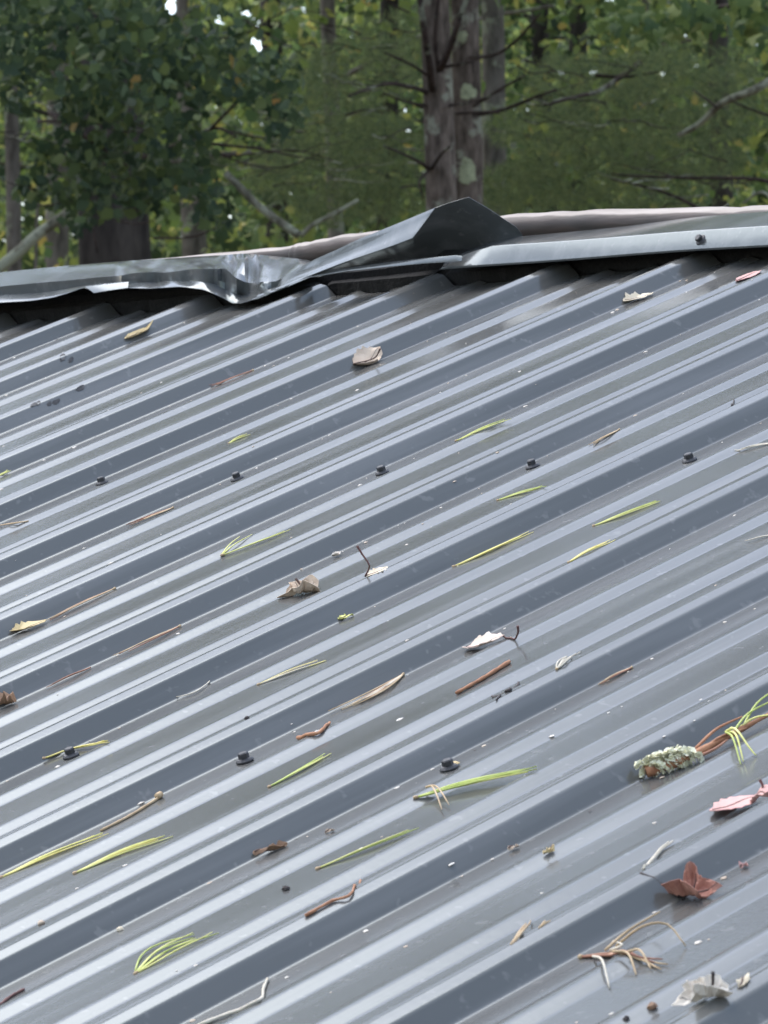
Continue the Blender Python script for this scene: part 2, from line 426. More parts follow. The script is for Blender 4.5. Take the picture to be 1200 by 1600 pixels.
# lifted flap: outer face, dark inside face, thin hem running back to the straight length
top_e = [(426,444,-.012),(455,426,-.012),(487,408,-.014),(525,391,-.014),(561,374,-.013),(620,350,-.010),(680,325,-.006)]; top_e = [(x, y, v+.021) for x, y, v in top_e]
cre_e = [(432,449,-.020),(462,433,-.021),(500,417,-.022),(540,400,-.022),(578,384,-.021),(628,362,-.019),(668,342,-.014)]; cre_e = [(x, y, v+.021) for x, y, v in cre_e]
low_e = [(440,451,-.030),(466,439,-.032),(484,431,-.034),(525,415,-.034),(561,402,-.034),(605,387,-.034),(645,372,-.032)]; low_e = [(x, y, v+.021) for x, y, v in low_e]
flap = sheet('lifted_flap', densify([[atv(*p) for p in low_e], [atv(*p) for p in cre_e], [atv(*p) for p in top_e]], 5, 2))
flap['label'] = 'torn cap flap bent up off the roof'
ins_u = [(484,431,-.0335),(561,402,-.0335),(645,372,-.0315),(680,325,-.0055),(705,316,.012),(732,308,.030),(760,324,.055),(787,342,.075),(808,356,.088),(816,367,.092)]; ins_u = [(x, y, v+.021*max(.3, 1-max(0, x-700)/130)) for x, y, v in ins_u]
ins_l = [(500,432,-.010),(575,419,-.004),(645,408,.010),(685,401,.028),(705,398,.040),(730,394,.052),(760,387,.066),(787,380,.078),(808,372,.088),(817,368,.0925)]; ins_l = [(x, y, v+.021*max(.3, 1-max(0, x-700)/130)) for x, y, v in ins_l]
ins_m = [(492,432,-.022),(568,411,-.020),(645,391,-.012),(683,365,.016),(705,358,.030),(731,352,.045),(760,356,.064),(787,361,.079),(808,364,.091),(816.5,367.5,.0923)]; ins_m = [(x, y, v+.021*max(.3, 1-max(0, x-700)/130)) for x, y, v in ins_m]
sheet('flap_underside', densify([[atv(*p) for p in ins_l], [atv(*p) for p in ins_m], [atv(*p) for p in ins_u]], 1, 1), parent=flap)
hem_b = [(400,468),(440,452.5),(484,433.5),(540,424),(600,417.5),(660,412),(712,408.5),(722,408)]
hem_t = [(402,462),(440,447.5),(484,428.5),(540,419.5),(600,411),(660,404),(712,399),(722,400)]
hem = sheet('hem_strip', [[atv(x, y, -.0135) for x, y in hem_b], [atv(x, y, -.0085) for x, y in hem_t]], parent=cap_r)

# ------------------------------------------------------------------ fallen limb along the ridge
def logmat():  # limb colour: sky light on its upper side painted in as pale bark
    m, n, l, b = material('limb_lit_top', .55)
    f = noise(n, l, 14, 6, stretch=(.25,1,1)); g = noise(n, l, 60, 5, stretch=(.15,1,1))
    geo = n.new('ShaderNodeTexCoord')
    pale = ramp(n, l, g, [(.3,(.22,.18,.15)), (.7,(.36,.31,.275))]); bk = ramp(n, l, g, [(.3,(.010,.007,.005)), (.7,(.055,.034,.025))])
    at_ = n.new('ShaderNodeAttribute'); at_.attribute_name = 'lit_top'
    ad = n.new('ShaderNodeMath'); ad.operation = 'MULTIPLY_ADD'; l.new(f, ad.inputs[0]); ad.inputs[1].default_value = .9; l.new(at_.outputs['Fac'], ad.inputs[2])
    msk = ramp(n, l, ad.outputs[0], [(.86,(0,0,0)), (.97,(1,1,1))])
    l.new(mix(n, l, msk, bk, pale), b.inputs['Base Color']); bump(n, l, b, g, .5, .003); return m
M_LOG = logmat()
ltop = [(1700,297,27),(1450,308,26),(1200,320,25),(1130,324,25),(950,327,24),(880,330,24),(810,335,24),(700,348,23),(590,361,22),(540,367,22),(500,374,21),(478,379,21),(466,381,19),(455,384,17),(400,390,15),(300,399,12),(180,410,9),(80,420,6)]
pts = [W(*atv(x, y+r, .125)) for x, y, r in ltop]; rad = []
for (x, y, r), p in zip(ltop, pts):
    d = -(RC[2]@(np.array(atv(x, y+r, .125))-CAM)); rad.append(abs(d)/FPX*r)
P2 = smoothline(pts, 5); R2 = list(np.interp(np.linspace(0, len(rad)-1, len(P2)), range(len(rad)), rad))
R2 = [r*(1+.035*math.sin(i*1.3)+.03*math.sin(i*.47)) for i, r in enumerate(R2)]
V, F = tube(P2, R2, 18); c0 = pts[4].copy()
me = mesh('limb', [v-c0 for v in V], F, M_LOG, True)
a = me.attributes.new('lit_top', 'FLOAT', 'POINT'); ns = 18
lit_vals = []
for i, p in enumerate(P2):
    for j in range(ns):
        d = (V[i*ns+j]-p).normalized(); lit_vals.append(1.15*d.z - .30)  # upward faces turn pale, standing in for light from above
a.data.foreach_set('value', lit_vals)
limb = empty('fallen_limb', c0, label='long fallen tree limb with pale bark, sky light painted along its top, lying along the roof ridge', category='tree limb')
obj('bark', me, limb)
V, F = tube([at(1126, 333, 5.55)-c0, at(1131, 326, 5.53)-c0, at(1138, 319, 5.52)-c0], [.004,.003,.0015], 6)
obj('broken_twig', mesh('broken_twig', V, F, M_TWIG), limb)

# ------------------------------------------------------------------ forest
GAPS = [(270,12,13),(285,4,9),(345,36,10),(377,22,8),(399,37,8),(386,64,8),(402,66,7),(397,76,7),(310,38,5),(262,-12,14),(395,-20,20)]
RCW = M3@RC.T
camw = np.array(cl)
def project(P):
    c = (np.asarray(P)-camw)@(M3@RC.T); z = c[:,2]; return 600+FPX*c[:,0]/z, 800+FPX*c[:,1]/z, z
def keep(P):
    x, y, z = project(P); k = np.ones(len(P), bool)
    for gx, gy, r in GAPS: k &= ~(((x-gx)**2+(y-gy)**2 < (r+4)**2) & (z > 0))
    return k
def pxcloud(n, xr, yr, dr):
    x = rng.uniform(*xr, n); y = rng.uniform(*yr, n); d = rng.uniform(*dr, n)
    dirs = np.stack([(x-600)/FPX, (y-800)/FPX, np.ones(n)], 1)*d[:,None]
    return camw + dirs@(RC@M3.T)
def blobs(n, lst, dj=1.0):             # lst: (px, py, rx, ry, depth)
    w = np.array([b[2]*b[3] for b in lst], float); w /= w.sum(); idx = rng.choice(len(lst), n, p=w); L_ = np.array(lst)[idx]
    a = rng.uniform(0, 2*np.pi, n); r = np.sqrt(rng.uniform(0, 1, n))
    x = L_[:,0]+L_[:,2]*r*np.cos(a); y = L_[:,1]+L_[:,3]*r*np.sin(a); d = L_[:,4]+rng.uniform(-dj, dj, n)
    dirs = np.stack([(x-600)/FPX, (y-800)/FPX, np.ones(n)], 1)*d[:,None]
    return camw + dirs@(RC@M3.T)
def frames(n, droop=.4):
    a = rng.normal(size=(n,3)); a[:,2] -= droop; a /= np.linalg.norm(a, axis=1)[:,None]
    b = rng.normal(size=(n,3)); b -= (b*a).sum(1)[:,None]*a; b /= np.linalg.norm(b, axis=1)[:,None]
    return a, b, np.cross(a, b)
def leaves(P, size, mats, pick=None, name='foliage'):
    n = len(P); a, b, c = frames(n); s = (rng.uniform(.6, 1.25, n)*size)[:,None]
    o = P-a*s*.5
    V = np.stack([o, o+a*s*.35+b*s*.36+c*s*.07, o+a*s*.72+b*s*.24+c*s*.03, o+a*s, o+a*s*.66-b*s*.27+c*s*.02, o+a*s*.33-b*s*.36+c*s*.07], 1).reshape(-1,3)
    k = np.arange(n)[:,None]*6
    F = np.concatenate([k+[[0,1,2,3]], k+[[0,3,4,5]]], 1).reshape(-1,4)
    if pick is None: pick = rng.integers(0, len(mats), n)
    return npmesh(name, V, F, mats, np.repeat(pick, 2))
def tufts(P, length, mats, axis=None, needles=14, width=.0035, name='needles'):
    n = len(P); a = axis if axis is not None else frames(n, 0)[0]
    A = np.repeat(a, needles, 0); O = np.repeat(P, needles, 0); m = n*needles
    d = A*.8+rng.normal(size=(m,3))*.55; d /= np.linalg.norm(d, axis=1)[:,None]
    s = np.cross(d, rng.normal(size=(m,3))); s /= np.linalg.norm(s, axis=1)[:,None]
    L_ = (rng.uniform(.7, 1.15, m)*length)[:,None]
    V = np.stack([O-s*width*.5, O+s*width*.5, O+d*L_], 1).reshape(-1,3)
    F = np.arange(m*3).reshape(-1,3); return npmesh(name, V, F, mats)
def clump(P, freq=1.1):
    return np.sin(P[:,0]*freq+1.3*np.sin(P[:,2]*freq*1.7))+np.sin(P[:,1]*freq*1.3+P[:,2]*freq*2.1)+.6*np.sin(P[:,2]*freq*3.3+P[:,0]*freq*2.3)

def make_tree(px, depth, width, mat, label, name='tree', lean=(0,0), pos=None, top=13.0, crown=None, leafm=None, group=None, nlimb=7, cr=2.4, nl=2600, ls=.17, zlo=3.2, seed=0):
    rr = random.Random(seed+int(px)); p = Vector(pos) if pos else at(px, 350, depth); base = Vector((p.x, p.y, GZ-.1)); zmid = p.z
    t = empty(name, base, label=label, category='tree', group=group)
    n = 22; pts = []; rad = []
    for i in range(n):
        z = GZ-.1+(top-GZ)*i/(n-1); f = (z-zmid)
        pts.append(Vector((p.x+lean[0]*f+.02*math.sin(z*1.3+px), p.y+lean[1]*f+.02*math.cos(z*1.1+px), z))-base)
        rad.append(max(.02, width/2*(1-.055*f) + (.10*width if i == 0 else 0)))
    V, F = tube(pts, rad, 14); obj('trunk', mesh('trunk', V, F, mat, True), t)
    cen = []
    for q in range(nlimb):                        # limbs above the part of the stem in view
        z = zlo+(top-zlo-1.5)*q/max(1, nlimb-1); w = rr.uniform(0, 6.28); L_ = cr*(1.15-.6*q/nlimb)
        a = Vector((p.x+lean[0]*(z-zmid), p.y+lean[1]*(z-zmid), z)); b = a+Vector((math.cos(w)*L_, math.sin(w)*L_, rr.uniform(.2,1.2)))
        V, F = tube(smoothline([a-base, (a+b)/2-base+Vector((0,0,.12)), b-base], 4), list(np.linspace(width*.16, .012, 9)), 6)
        obj('limb', mesh('limb', V, F, mat, True), t); cen += [(a+b)/2, b, a*.3+b*.7]
    if leafm and nl:
        C_ = np.array([list(c) for c in cen]); idx = rng.integers(0, len(C_), nl); P = C_[idx]+rng.normal(size=(nl,3))*[.75,.75,.5]
        P = P[keep(P)]; P = P[P[:,2] > 2.2]; qx, qy, qz = project(P); P = P[~((qy > -25) & (qx > -60) & (qx < 1260) & (qz > 0) & (qz < 60))]
        obj('crown', leaves(P-np.array(base), ls, leafm, name='crown'), t)
    return t, base
def branch(t, base, pxs, r0, r1, mat=M_TWIG, name='branch', n=4):
    P = smoothline([at(*p)-base for p in pxs], n)
    V, F = tube(P, list(np.linspace(r0, r1, len(P))), 7); return obj(name, mesh(name, V, F, mat, True), t)

# the broad dark tree on the left
tl, bl_ = make_tree(176, 25, .40, M_BARK_DARK, 'broad dark trunked maple at the left with lobed leaves hanging in front', 'maple_tree', leafm=[M_MAPLE, M_FOL_D], nl=5000, zlo=3.0, top=14, cr=2.9)
for pxs, r0, r1 in (([(176,120,24.5),(140,165,23.5),(90,180,22.8),(30,165,22)], .02, .006),
    ([(80,178,22.5),(120,205,22),(165,235,22),(200,260,22)], .016, .005),
    ([(60,190,22.5),(130,188,22),(190,206,22),(235,200,22)], .008, .003),
    ([(205,330,24.8),(240,310,24),(262,285,23.5),(300,300,23),(322,320,23)], .018, .006),
    ([(330,200,23),(360,170,22.5),(390,140,22)], .010, .005), ([(215,250,24.8),(280,225,23.5),(335,200,23),(372,215,22.6)], .018, .005),
    ([(180,345,24.7),(215,350,24.5),(240,345,24.3)], .006, .003), ([(140,330,24.8),(148,370,24.7),(152,395,24.7)], .007, .005),
    ([(240,372,24.5),(300,370,24),(340,355,23.5)], .008, .004), ([(330,225,23),(400,232,23),(450,242,23),(500,250,23)], .008, .003)):
    branch(tl, bl_, pxs, r0, r1)
maple_blob = [(150,30,130,45,21),(60,10,70,30,21),(260,60,150,60,21.5),(170,110,120,50,21),(330,110,110,50,21.5),(420,120,55,35,21),(445,170,40,28,21),
  (250,165,80,35,21),(150,200,60,45,22),(100,255,55,45,22.5),(200,260,70,40,22.5),(300,285,40,40,22),(335,330,32,36,22),(280,230,60,40,22),(65,300,50,28,23),(30,120,35,60,21),(440,195,22,22,21),(10,60,30,70,20.5),(150,300,60,24,22.3),(200,325,40,18,22.3),(120,345,26,16,22.3),(175,272,75,30,22.5),(230,300,40,22,22.5),(140,150,60,40,21)]
def maple_leaf_mesh(k, mat):
    rr = random.Random(k); o = [(0,0),(.14,.02),(.42,-.06),(.36,.12),(.52,.34),(.36,.36),(.34,.46),(.16,.50),(.17,.78),(.08,.80),(0,1.02)]
    pts = [(x*rr.uniform(.9,1.1), y) for x, y in o]; pts = pts+[(-x*rr.uniform(.85,1.1), y) for x, y in pts[-2:0:-1]]
    V = [(0,.33,.02)]+[(x, y, -.10*abs(x)-.22*(y-.3)**2*rr.uniform(.5,1.5)) for x, y in pts]; n = len(pts)
    return mesh('leaf', V, [(0, 1+i, 1+(i+1) % n) for i in range(n)], mat)
LM = [maple_leaf_mesh(k, M_MAPLE_O) for k in range(4)]
P = blobs(290, maple_blob, .5); P = P[keep(P)]
inv = Matrix.Translation(-bl_)
def single_leaves(P, parent, base, meshes, s0, s1, dark=0):
    bk = Vector(back)
    for p in P:
        o = bpy.data.objects.new('leaf', random.choice(meshes)); COL.objects.link(o); o.parent = parent
        ax = Vector((random.gauss(0,.6), random.gauss(0,.6), -1.0+random.gauss(0,.5))).normalized()
        nz = (bk+Vector((random.gauss(0,.6), random.gauss(0,.6), .5+random.gauss(0,.5)))); nz = (nz-ax*nz.dot(ax)).normalized(); xx = ax.cross(nz)
        s = random.uniform(s0, s1); m = Matrix((xx, ax, nz)).transposed().to_4x4()
        o.matrix_basis = Matrix.Translation(Vector(p)-base) @ m @ Matrix.Scale(s, 4)
single_leaves(P, tl, bl_, LM, .060, .098)
P = blobs(3000, maple_blob, 1.3); P = P[keep(P)]
obj('inner_foliage', leaves(P-np.array(bl_), .070, [M_MAPLE, M_FOL_D], name='inner_foliage'), tl, kind='stuff')

# pale lichened stubs at left
t, b = make_tree(18, 30, .10, M_BARK_GREY, 'slender grey sapling at the far left edge', 'sapling', top=9, nlimb=4, cr=1.2, leafm=[M_FOL_G], nl=500, lean=(.03,0))
branch(t, b, [(-30,440,24),(20,402,24),(60,366,24),(108,332,24)], .034, .028, M_LICHBR); branch(t, b, [(55,445,30),(58,330,30),(62,235,30)], .012, .008, M_BARK_GREY)
# centre pines
t2, b2 = make_tree(684, 24, .166, M_BARK_PINE, 'slim reddish grey pine trunk with many dead side branches in the middle', 'pine_tree', leafm=[M_NEEDLE_T], nl=0, top=13)
for pxs, r0, r1 in (([(676,140,23.9),(668,80,23.7),(660,30,23.6),(655,-15,23.6)], .022, .015), ([(688,108,23.7),(705,70,23.5),(718,30,23.4),(732,-10,23.4)], .020, .012), ([(686,112,23.7),(680,60,23.6),(686,-10,23.5)], .014,.010),
    ([(668,145,24),(640,135,23.6),(600,132,23.3),(545,150,23)], .014, .006), ([(666,165,24),(630,158,23.6),(598,145,23.4)], .008, .004), ([(672,120,24),(640,100,23.7),(600,82,23.4)], .010, .005),
    ([(690,105,23.8),(730,98,23.5),(760,88,23.2)], .010, .005), ([(672,265,24),(650,250,23.6),(600,228,23.2)], .012, .005), ([(675,262,23.9),(690,240,23.6),(704,228,23.4)], .012, .006), ([(668,268,23.9),(655,285,23.7),(662,310,23.7)], .008,.004),
    ([(700,165,24),(735,160,23.5),(790,140,23)], .008, .003), ([(640,20,23.8),(610,5,23.6),(590,-15,23.5)], .006,.004)):
    branch(t2, b2, pxs, r0, r1)
t3, b3 = make_tree(727, 26, .172, M_BARK_PINE, 'pine trunk with round pale lichen patches right beside the slim one', 'pine_tree', nl=0, top=14, leafm=[M_NEEDLE_T])
def trunk_patch(t, base, px, py, depth, trunk_px, tr, rx, ry):
    c = at(trunk_px, py, depth); V = []; F = []; n = 20
    bk = Vector((back[0], back[1], 0)).normalized(); rt = Vector((right[0], right[1], 0)).normalized()
    off = (px-trunk_px)/FPX*depth
    for ring in (0, .5, 1):
        for i in range(n):
            w = 6.283*i/n; k = ring*(1+.14*math.sin(3*w+px)+.08*math.sin(7*w)); x = off+rx*k*math.cos(w); z = ry*k*math.sin(w)
            x = max(-tr*.97, min(tr*.97, x)); V.append(c+rt*x+bk*(math.sqrt(tr*tr-x*x)+.006-.003*ring)+Vector((0,0,z))-base)
    for r in range(2):
        for i in range(n): F.append((r*n+i, r*n+(i+1) % n, (r+1)*n+(i+1) % n, (r+1)*n+i))
    obj('lichen_patch', mesh('lichen_patch', V, F, M_LICHEN_SPOT), t)
trunk_patch(t3, b3, 731, 146, 26, 727, .087, .048, .045); trunk_patch(t3, b3, 731, 270, 26, 727, .087, .055, .075); trunk_patch(t3, b3, 722, 60, 26, 727, .087, .03, .035)
for pxs, r0, r1 in (([(740,180,25.8),(790,170,25.3),(840,150,25),(870,140,25)], .014, .006), ([(740,165,25.8),(780,140,25.4),(820,118,25)], .012, .006), ([(735,90,25.9),(775,85,25.5),(810,60,25.2),(845,20,25)], .012,.006),
    ([(700,178,25.6),(735,176,25.4),(780,176,25.2)], .012, .008)):
    branch(t3, b3, pxs, r0, r1)
t4, b4 = make_tree(770, 31, .165, M_BARK_GREY, 'paler grey trunk half hidden behind the lichen spotted pine', 'pine_tree', nl=3000, leafm=[M_NEEDLE_T, M_FOL_D], top=15)
t5, b5 = make_tree(852, 44, .20, M_BARK_DARK, 'far dark trunk right of the centre pines, left one of two', 'tree', nl=2400, leafm=[M_FOL_G, M_FOL_Y], top=16, cr=3)
t6, b6 = make_tree(905, 46, .21, M_BARK_DARK, 'far dark trunk right of the centre pines, right one of two', 'tree', nl=2400, leafm=[M_FOL_G, M_FOL_Y], top=16, cr=3)
# pine with soft boughs at right
t7, b7 = make_tree(1330, 27, .26, M_BARK_PINE, 'pine with soft needle boughs reaching in from the right', 'pine_tree', nl=2500, leafm=[M_NEEDLE_T], top=15)
for pxs, r0, r1, m in (([(1230,108,24),(1180,140,24),(1130,160,24.2),(1095,192,24.4),(1060,212,24.5)], .026, .014, M_LICHBR), ([(1000,98,27),(940,140,26.6),(905,150,26.4),(850,165,26)], .018, .008, M_TWIG),
    ([(1120,168,24.2),(1100,152,24.3),(1082,140,24.5)], .008,.004,M_TWIG), ([(1260,300,26),(1180,280,26),(1080,278,26),(990,275,26),(955,272,26)], .014, .005, M_TWIG), ([(1100,330,26.5),(1050,305,26.5),(1000,290,26.5),(955,280,26.5)], .012, .005, M_TWIG),
    ([(1250,195,27),(1170,170,27),(1130,150,27)], .010, .004, M_TWIG), ([(930,118,27),(980,120,27),(1030,112,27)], .012,.006,M_TWIG), ([(1215,320,25),(1190,300,25),(1160,318,25)], .010,.006,M_LICHBR)):
    branch(t7, b7, pxs, r0, r1, m)
pine_r = [(930,120,120,35,28),(1080,110,110,40,28),(850,200,90,40,28.5),(980,190,120,45,28.5),(900,265,120,40,29),(1060,250,110,45,29),(820,290,70,40,29),(1150,180,60,40,29),(980,320,140,25,29)]
pine_c = [(560,110,100,45,29),(520,190,110,50,29),(600,240,80,60,29),(480,270,90,50,29.5),(620,60,60,40,29),(600,310,70,30,29),(530,330,70,25,29),(790,300,40,40,29)]
P = blobs(2700, pine_r, 1.4); ax = rng.normal(size=(len(P),3))*.35+right*-.6+np.array([0,0,.05]); ax /= np.linalg.norm(ax, axis=1)[:,None]
obj('needles', tufts(P-np.array(b7), .085, [M_NEEDLE_T], ax, 16, .004), t7, kind='stuff')
P = blobs(2200, pine_c, 1.4); ax = rng.normal(size=(len(P),3))*.4+right*-.5; ax /= np.linalg.norm(ax, axis=1)[:,None]
obj('needles', tufts(P-np.array(b4), .085, [M_NEEDLE_T], ax, 16, .004), t4, kind='stuff')
# pale dead branch left of centre
t8, b8 = make_tree(520, 33, .12, M_BARK_GREY, 'thin grey trunk hidden in needles left of the centre pines', 'tree', nl=1800, leafm=[M_FOL_G, M_NEEDLE_T], top=12)
branch(t8, b8, [(352,270,25),(372,290,25),(400,318,25),(430,342,25),(468,368,25)], .020, .024, M_LICHBR)
branch(t8, b8, [(560,312,26),(520,335,26),(490,350,26),(470,368,26)], .010, .016, M_LICHBR)
for pxs in ([(350,245,26),(400,240,26),(460,235,26),(520,250,26)], [(345,240,26),(380,255,26),(440,262,26),(500,240,26)], [(360,205,26),(410,215,26),(480,205,26)], [(380,30,27),(430,60,27),(480,90,27)], [(330,60,27),(380,55,27),(440,20,27),(470,10,27)], [(540,180,25),(570,172,25),(600,176,25)]):
    branch(t8, b8, pxs, .007, .003)
# oak leaves dropping in at top right
t9, b9 = make_tree(1420, 22, .22, M_BARK_DARK, 'oak outside the right edge whose leaves hang into the top corner', 'oak_tree', nl=2600, leafm=[M_FOL_G, M_MAPLE], top=12)
branch(t9, b9, [(1330,-30,19),(1230,10,18.5),(1150,8,18.5),(1060,20,18.5),(990,40,18.5)], .014, .004)
oak_blob = [(1150,15,70,28,18.5),(1060,30,50,25,18.5),(1000,45,45,22,18.5),(1185,35,30,22,18.5),(985,10,30,14,18.5)]
M_OAK = leafmat('leaf_oak', [(0,(.04,.07,.025)), (.6,(.09,.13,.04)), (1,(.17,.20,.06))], trans=.4, island=False)
OM = [maple_leaf_mesh(k+10, M_OAK) for k in range(3)]
P = blobs(130, oak_blob, .4); single_leaves(P, t9, b9, OM, .055, .09)

# woodland behind, trees to the sides
FAR_LABEL = {300:'far slim trunk behind the hanging maple leaves, right of the broad trunk', 430:'far trunk behind the pale dead branch left of centre', 90:'far thin trunk just left of the broad maple trunk', 610:'far thin trunk just left of the centre pines', 1010:'far trunk behind the needle boughs right of centre', 1130:'far trunk behind the lichened branch at the right'}
for i, (px, d, w) in enumerate(((-420,28,.3),(-850,30,.34),(-1500,33,.3),(-2300,30,.36),(300,40,.22),(430,48,.25),(90,38,.2),(610,42,.2),(1010,47,.22),(1130,40,.2),(1700,30,.3),(2200,36,.3),(2900,34,.36),(3700,36,.3),(-3300,34,.3),(-4600,36,.3),(-130,44,.25),(1500,46,.25))):
    inview = -50 < px < 1250
    make_tree(px, d, w, M_BARK_DARK if i % 2 else M_BARK_GREY, (FAR_LABEL[px] if inview else 'leafy tree standing beyond the roof to the side'), 'tree', nl=1300, leafm=[M_FOL_G, M_FOL_G, M_FOL_Y], top=rng.uniform(14, 17.5), cr=3.6, ls=.34, zlo=3.0, group=('far woodland trees' if inview else 'side trees'))
for i in range(13):
    w = math.radians(150+i*16+rng.uniform(-5, 5)); d = rng.uniform(20, 27)
    make_tree(i*37, 0, .3, M_BARK_DARK, 'leafy tree standing across the yard in front of the shed', 'tree', pos=(3+d*math.cos(w), -2+d*math.sin(w), 1.5), nl=2200, leafm=[M_FOL_G, M_FOL_D], top=rng.uniform(9, 13), cr=3.6, ls=.42, zlo=-1.5, group='yard trees')
# fine bare twigs among the trees
rr = random.Random(11)
for (x0, x1, y0, y1, d, n_) in ((300,540,170,300,26.5,26), (560,660,40,300,24.5,16), (790,1000,90,200,26,16), (980,1200,230,330,26.5,14), (20,160,150,330,22.5,16), (440,640,20,150,27,12)):
    for _ in range(n_):
        x, y = rr.uniform(x0, x1), rr.uniform(y0, y1); a_ = rr.uniform(-.5, .5)+(math.pi if rr.random() < .5 else 0); L_ = rr.uniform(35, 110); pp = []
        for k in range(5): pp.append((x+L_*k/4*math.cos(a_), y-L_*k/4*math.sin(a_)*.7+rr.uniform(-5,5), d+rr.uniform(-.3,.3)))
        branch(t8 if x < 560 else (t2 if x < 700 else t7), b8 if x < 560 else (b2 if x < 700 else b7), pp, rr.uniform(.003,.006), .0015, rr.choice([M_TWIG, M_TWIG, M_LICHBR]), 'twig', 2)
P = np.concatenate([pxcloud(26000, (-500,1700), (-60,470), (40,60)), pxcloud(9000, (-3000,4200), (-400,500), (44,62)), pxcloud(14000, (-1500,2700), (470,1150), (42,62))]); P = P[keep(P)]
Q = pxcloud(16000, (-900,2100), (-40,470), (62,80)); Q = Q[keep(Q)]; Q2 = np.concatenate([pxcloud(13000, (-900,2100), (-60,470), (82,92)), pxcloud(16000, (-3500,4800), (380,1070), (70,90))]); Q2 = Q2[keep(Q2)]; P = np.concatenate([P, Q, Q+rng.normal(size=Q.shape)*.12])
c = clump(P, .9); pick = np.where(c > .9, 2, np.where(c < -.2, 1, 0))
obj('far_wood', leaves(Q2, .55, [M_FOL_G, M_FOL_D], name='far_wood'), kind='stuff', label='farthest wood behind the trunks, a green mass', category='woodland')
o = obj('woodland', leaves(P, .15, [M_FOL_G, M_FOL_D, M_FOL_Y], pick, 'woodland'), kind='stuff', label='far woodland foliage behind the roof', category='woodland')
P = pxcloud(7000, (-300,1500), (-60,470), (30,40)); P = P[keep(P)]; c = clump(P, 1.7); P = P[c > .2]; c = clump(P, .9); pick = np.where(c > .5, 1, 0)
o = obj('understorey', leaves(P, .10, [M_FOL_G, M_FOL_Y], pick, 'understorey'), kind='stuff', label='mid distance understorey leaves behind the ridge', category='foliage')

# ------------------------------------------------------------------ litter on the roof
def stops2(a, b): return [(.3, a), (.7, b)]
N_GREEN = simple('needle_green', stops2((.34,.42,.07),(.55,.60,.17)), 60, .45)
N_LIME = simple('needle_lime', stops2((.58,.58,.13),(.78,.75,.30)), 60, .5)
N_YELLOW = simple('needle_yellow', stops2((.70,.58,.12),(.88,.78,.32)), 60, .55)
N_TAN = simple('needle_tan', stops2((.36,.24,.12),(.58,.44,.27)), 60, .7)
N_RED = simple('needle_redbrown', stops2((.22,.085,.05),(.38,.19,.12)), 60, .7)
N_PALE = simple('needle_pale', stops2((.48,.43,.33),(.68,.62,.50)), 60, .7)
M_STEM = simple('leaf_stem', stops2((.06,.035,.028),(.14,.08,.06)), 90, .7)
M_STEM_RED = simple('leaf_stem_red', stops2((.09,.04,.035),(.18,.085,.07)), 90, .7)
M_TWIG_BR = simple('twig_brown', stops2((.24,.095,.045),(.50,.25,.13)), 90, .75, .001)
M_TWIG_DK = simple('twig_dark', stops2((.025,.02,.02),(.07,.055,.05)), 90, .8, .001)
def leafpaper(name, a, b, dark):
    m, n, l, bs = material(name, .65); f = noise(n, l, 45, 6); g = noise(n, l, 160, 4)
    c = ramp(n, l, f, [(.3, a), (.7, b)]); c = mix(n, l, ramp(n, l, g, [(.60,(0,0,0)), (.75,(.7,.7,.7))]), c, dark)
    l.new(c, bs.inputs['Base Color']); bump(n, l, bs, f, .5, .001)
    t = n.new('ShaderNodeBsdfTranslucent'); l.new(c, t.inputs[0]); mx = n.new('ShaderNodeMixShader'); mx.inputs[0].default_value = .12
    l.new(bs.outputs[0], mx.inputs[1]); l.new(t.outputs[0], mx.inputs[2]); l.new(mx.outputs[0], n['Material Output'].inputs[0]); return m
L_TAN = leafpaper('leaf_tan', (.52,.39,.28), (.70,.58,.45), (.30,.19,.12))
L_CREAM = leafpaper('leaf_cream', (.62,.52,.36), (.78,.70,.54), (.46,.34,.2))
L_WHITE = leafpaper('leaf_bleached', (.66,.58,.48), (.82,.77,.68), (.40,.30,.22))
L_PINK = leafpaper('leaf_pink', (.58,.30,.27), (.74,.46,.41), (.34,.13,.11))
L_PINKCREAM = leafpaper('leaf_pinkcream', (.66,.48,.40), (.80,.68,.55), (.50,.24,.20))
L_RED = leafpaper('leaf_redbrown', (.28,.105,.07), (.54,.28,.205), (.09,.03,.024))
L_YEL = leafpaper('leaf_yellowtan', (.58,.44,.20), (.74,.60,.34), (.38,.25,.10))
L_BROWN = leafpaper('leaf_brown', (.20,.11,.06), (.36,.22,.13), (.08,.045,.03))

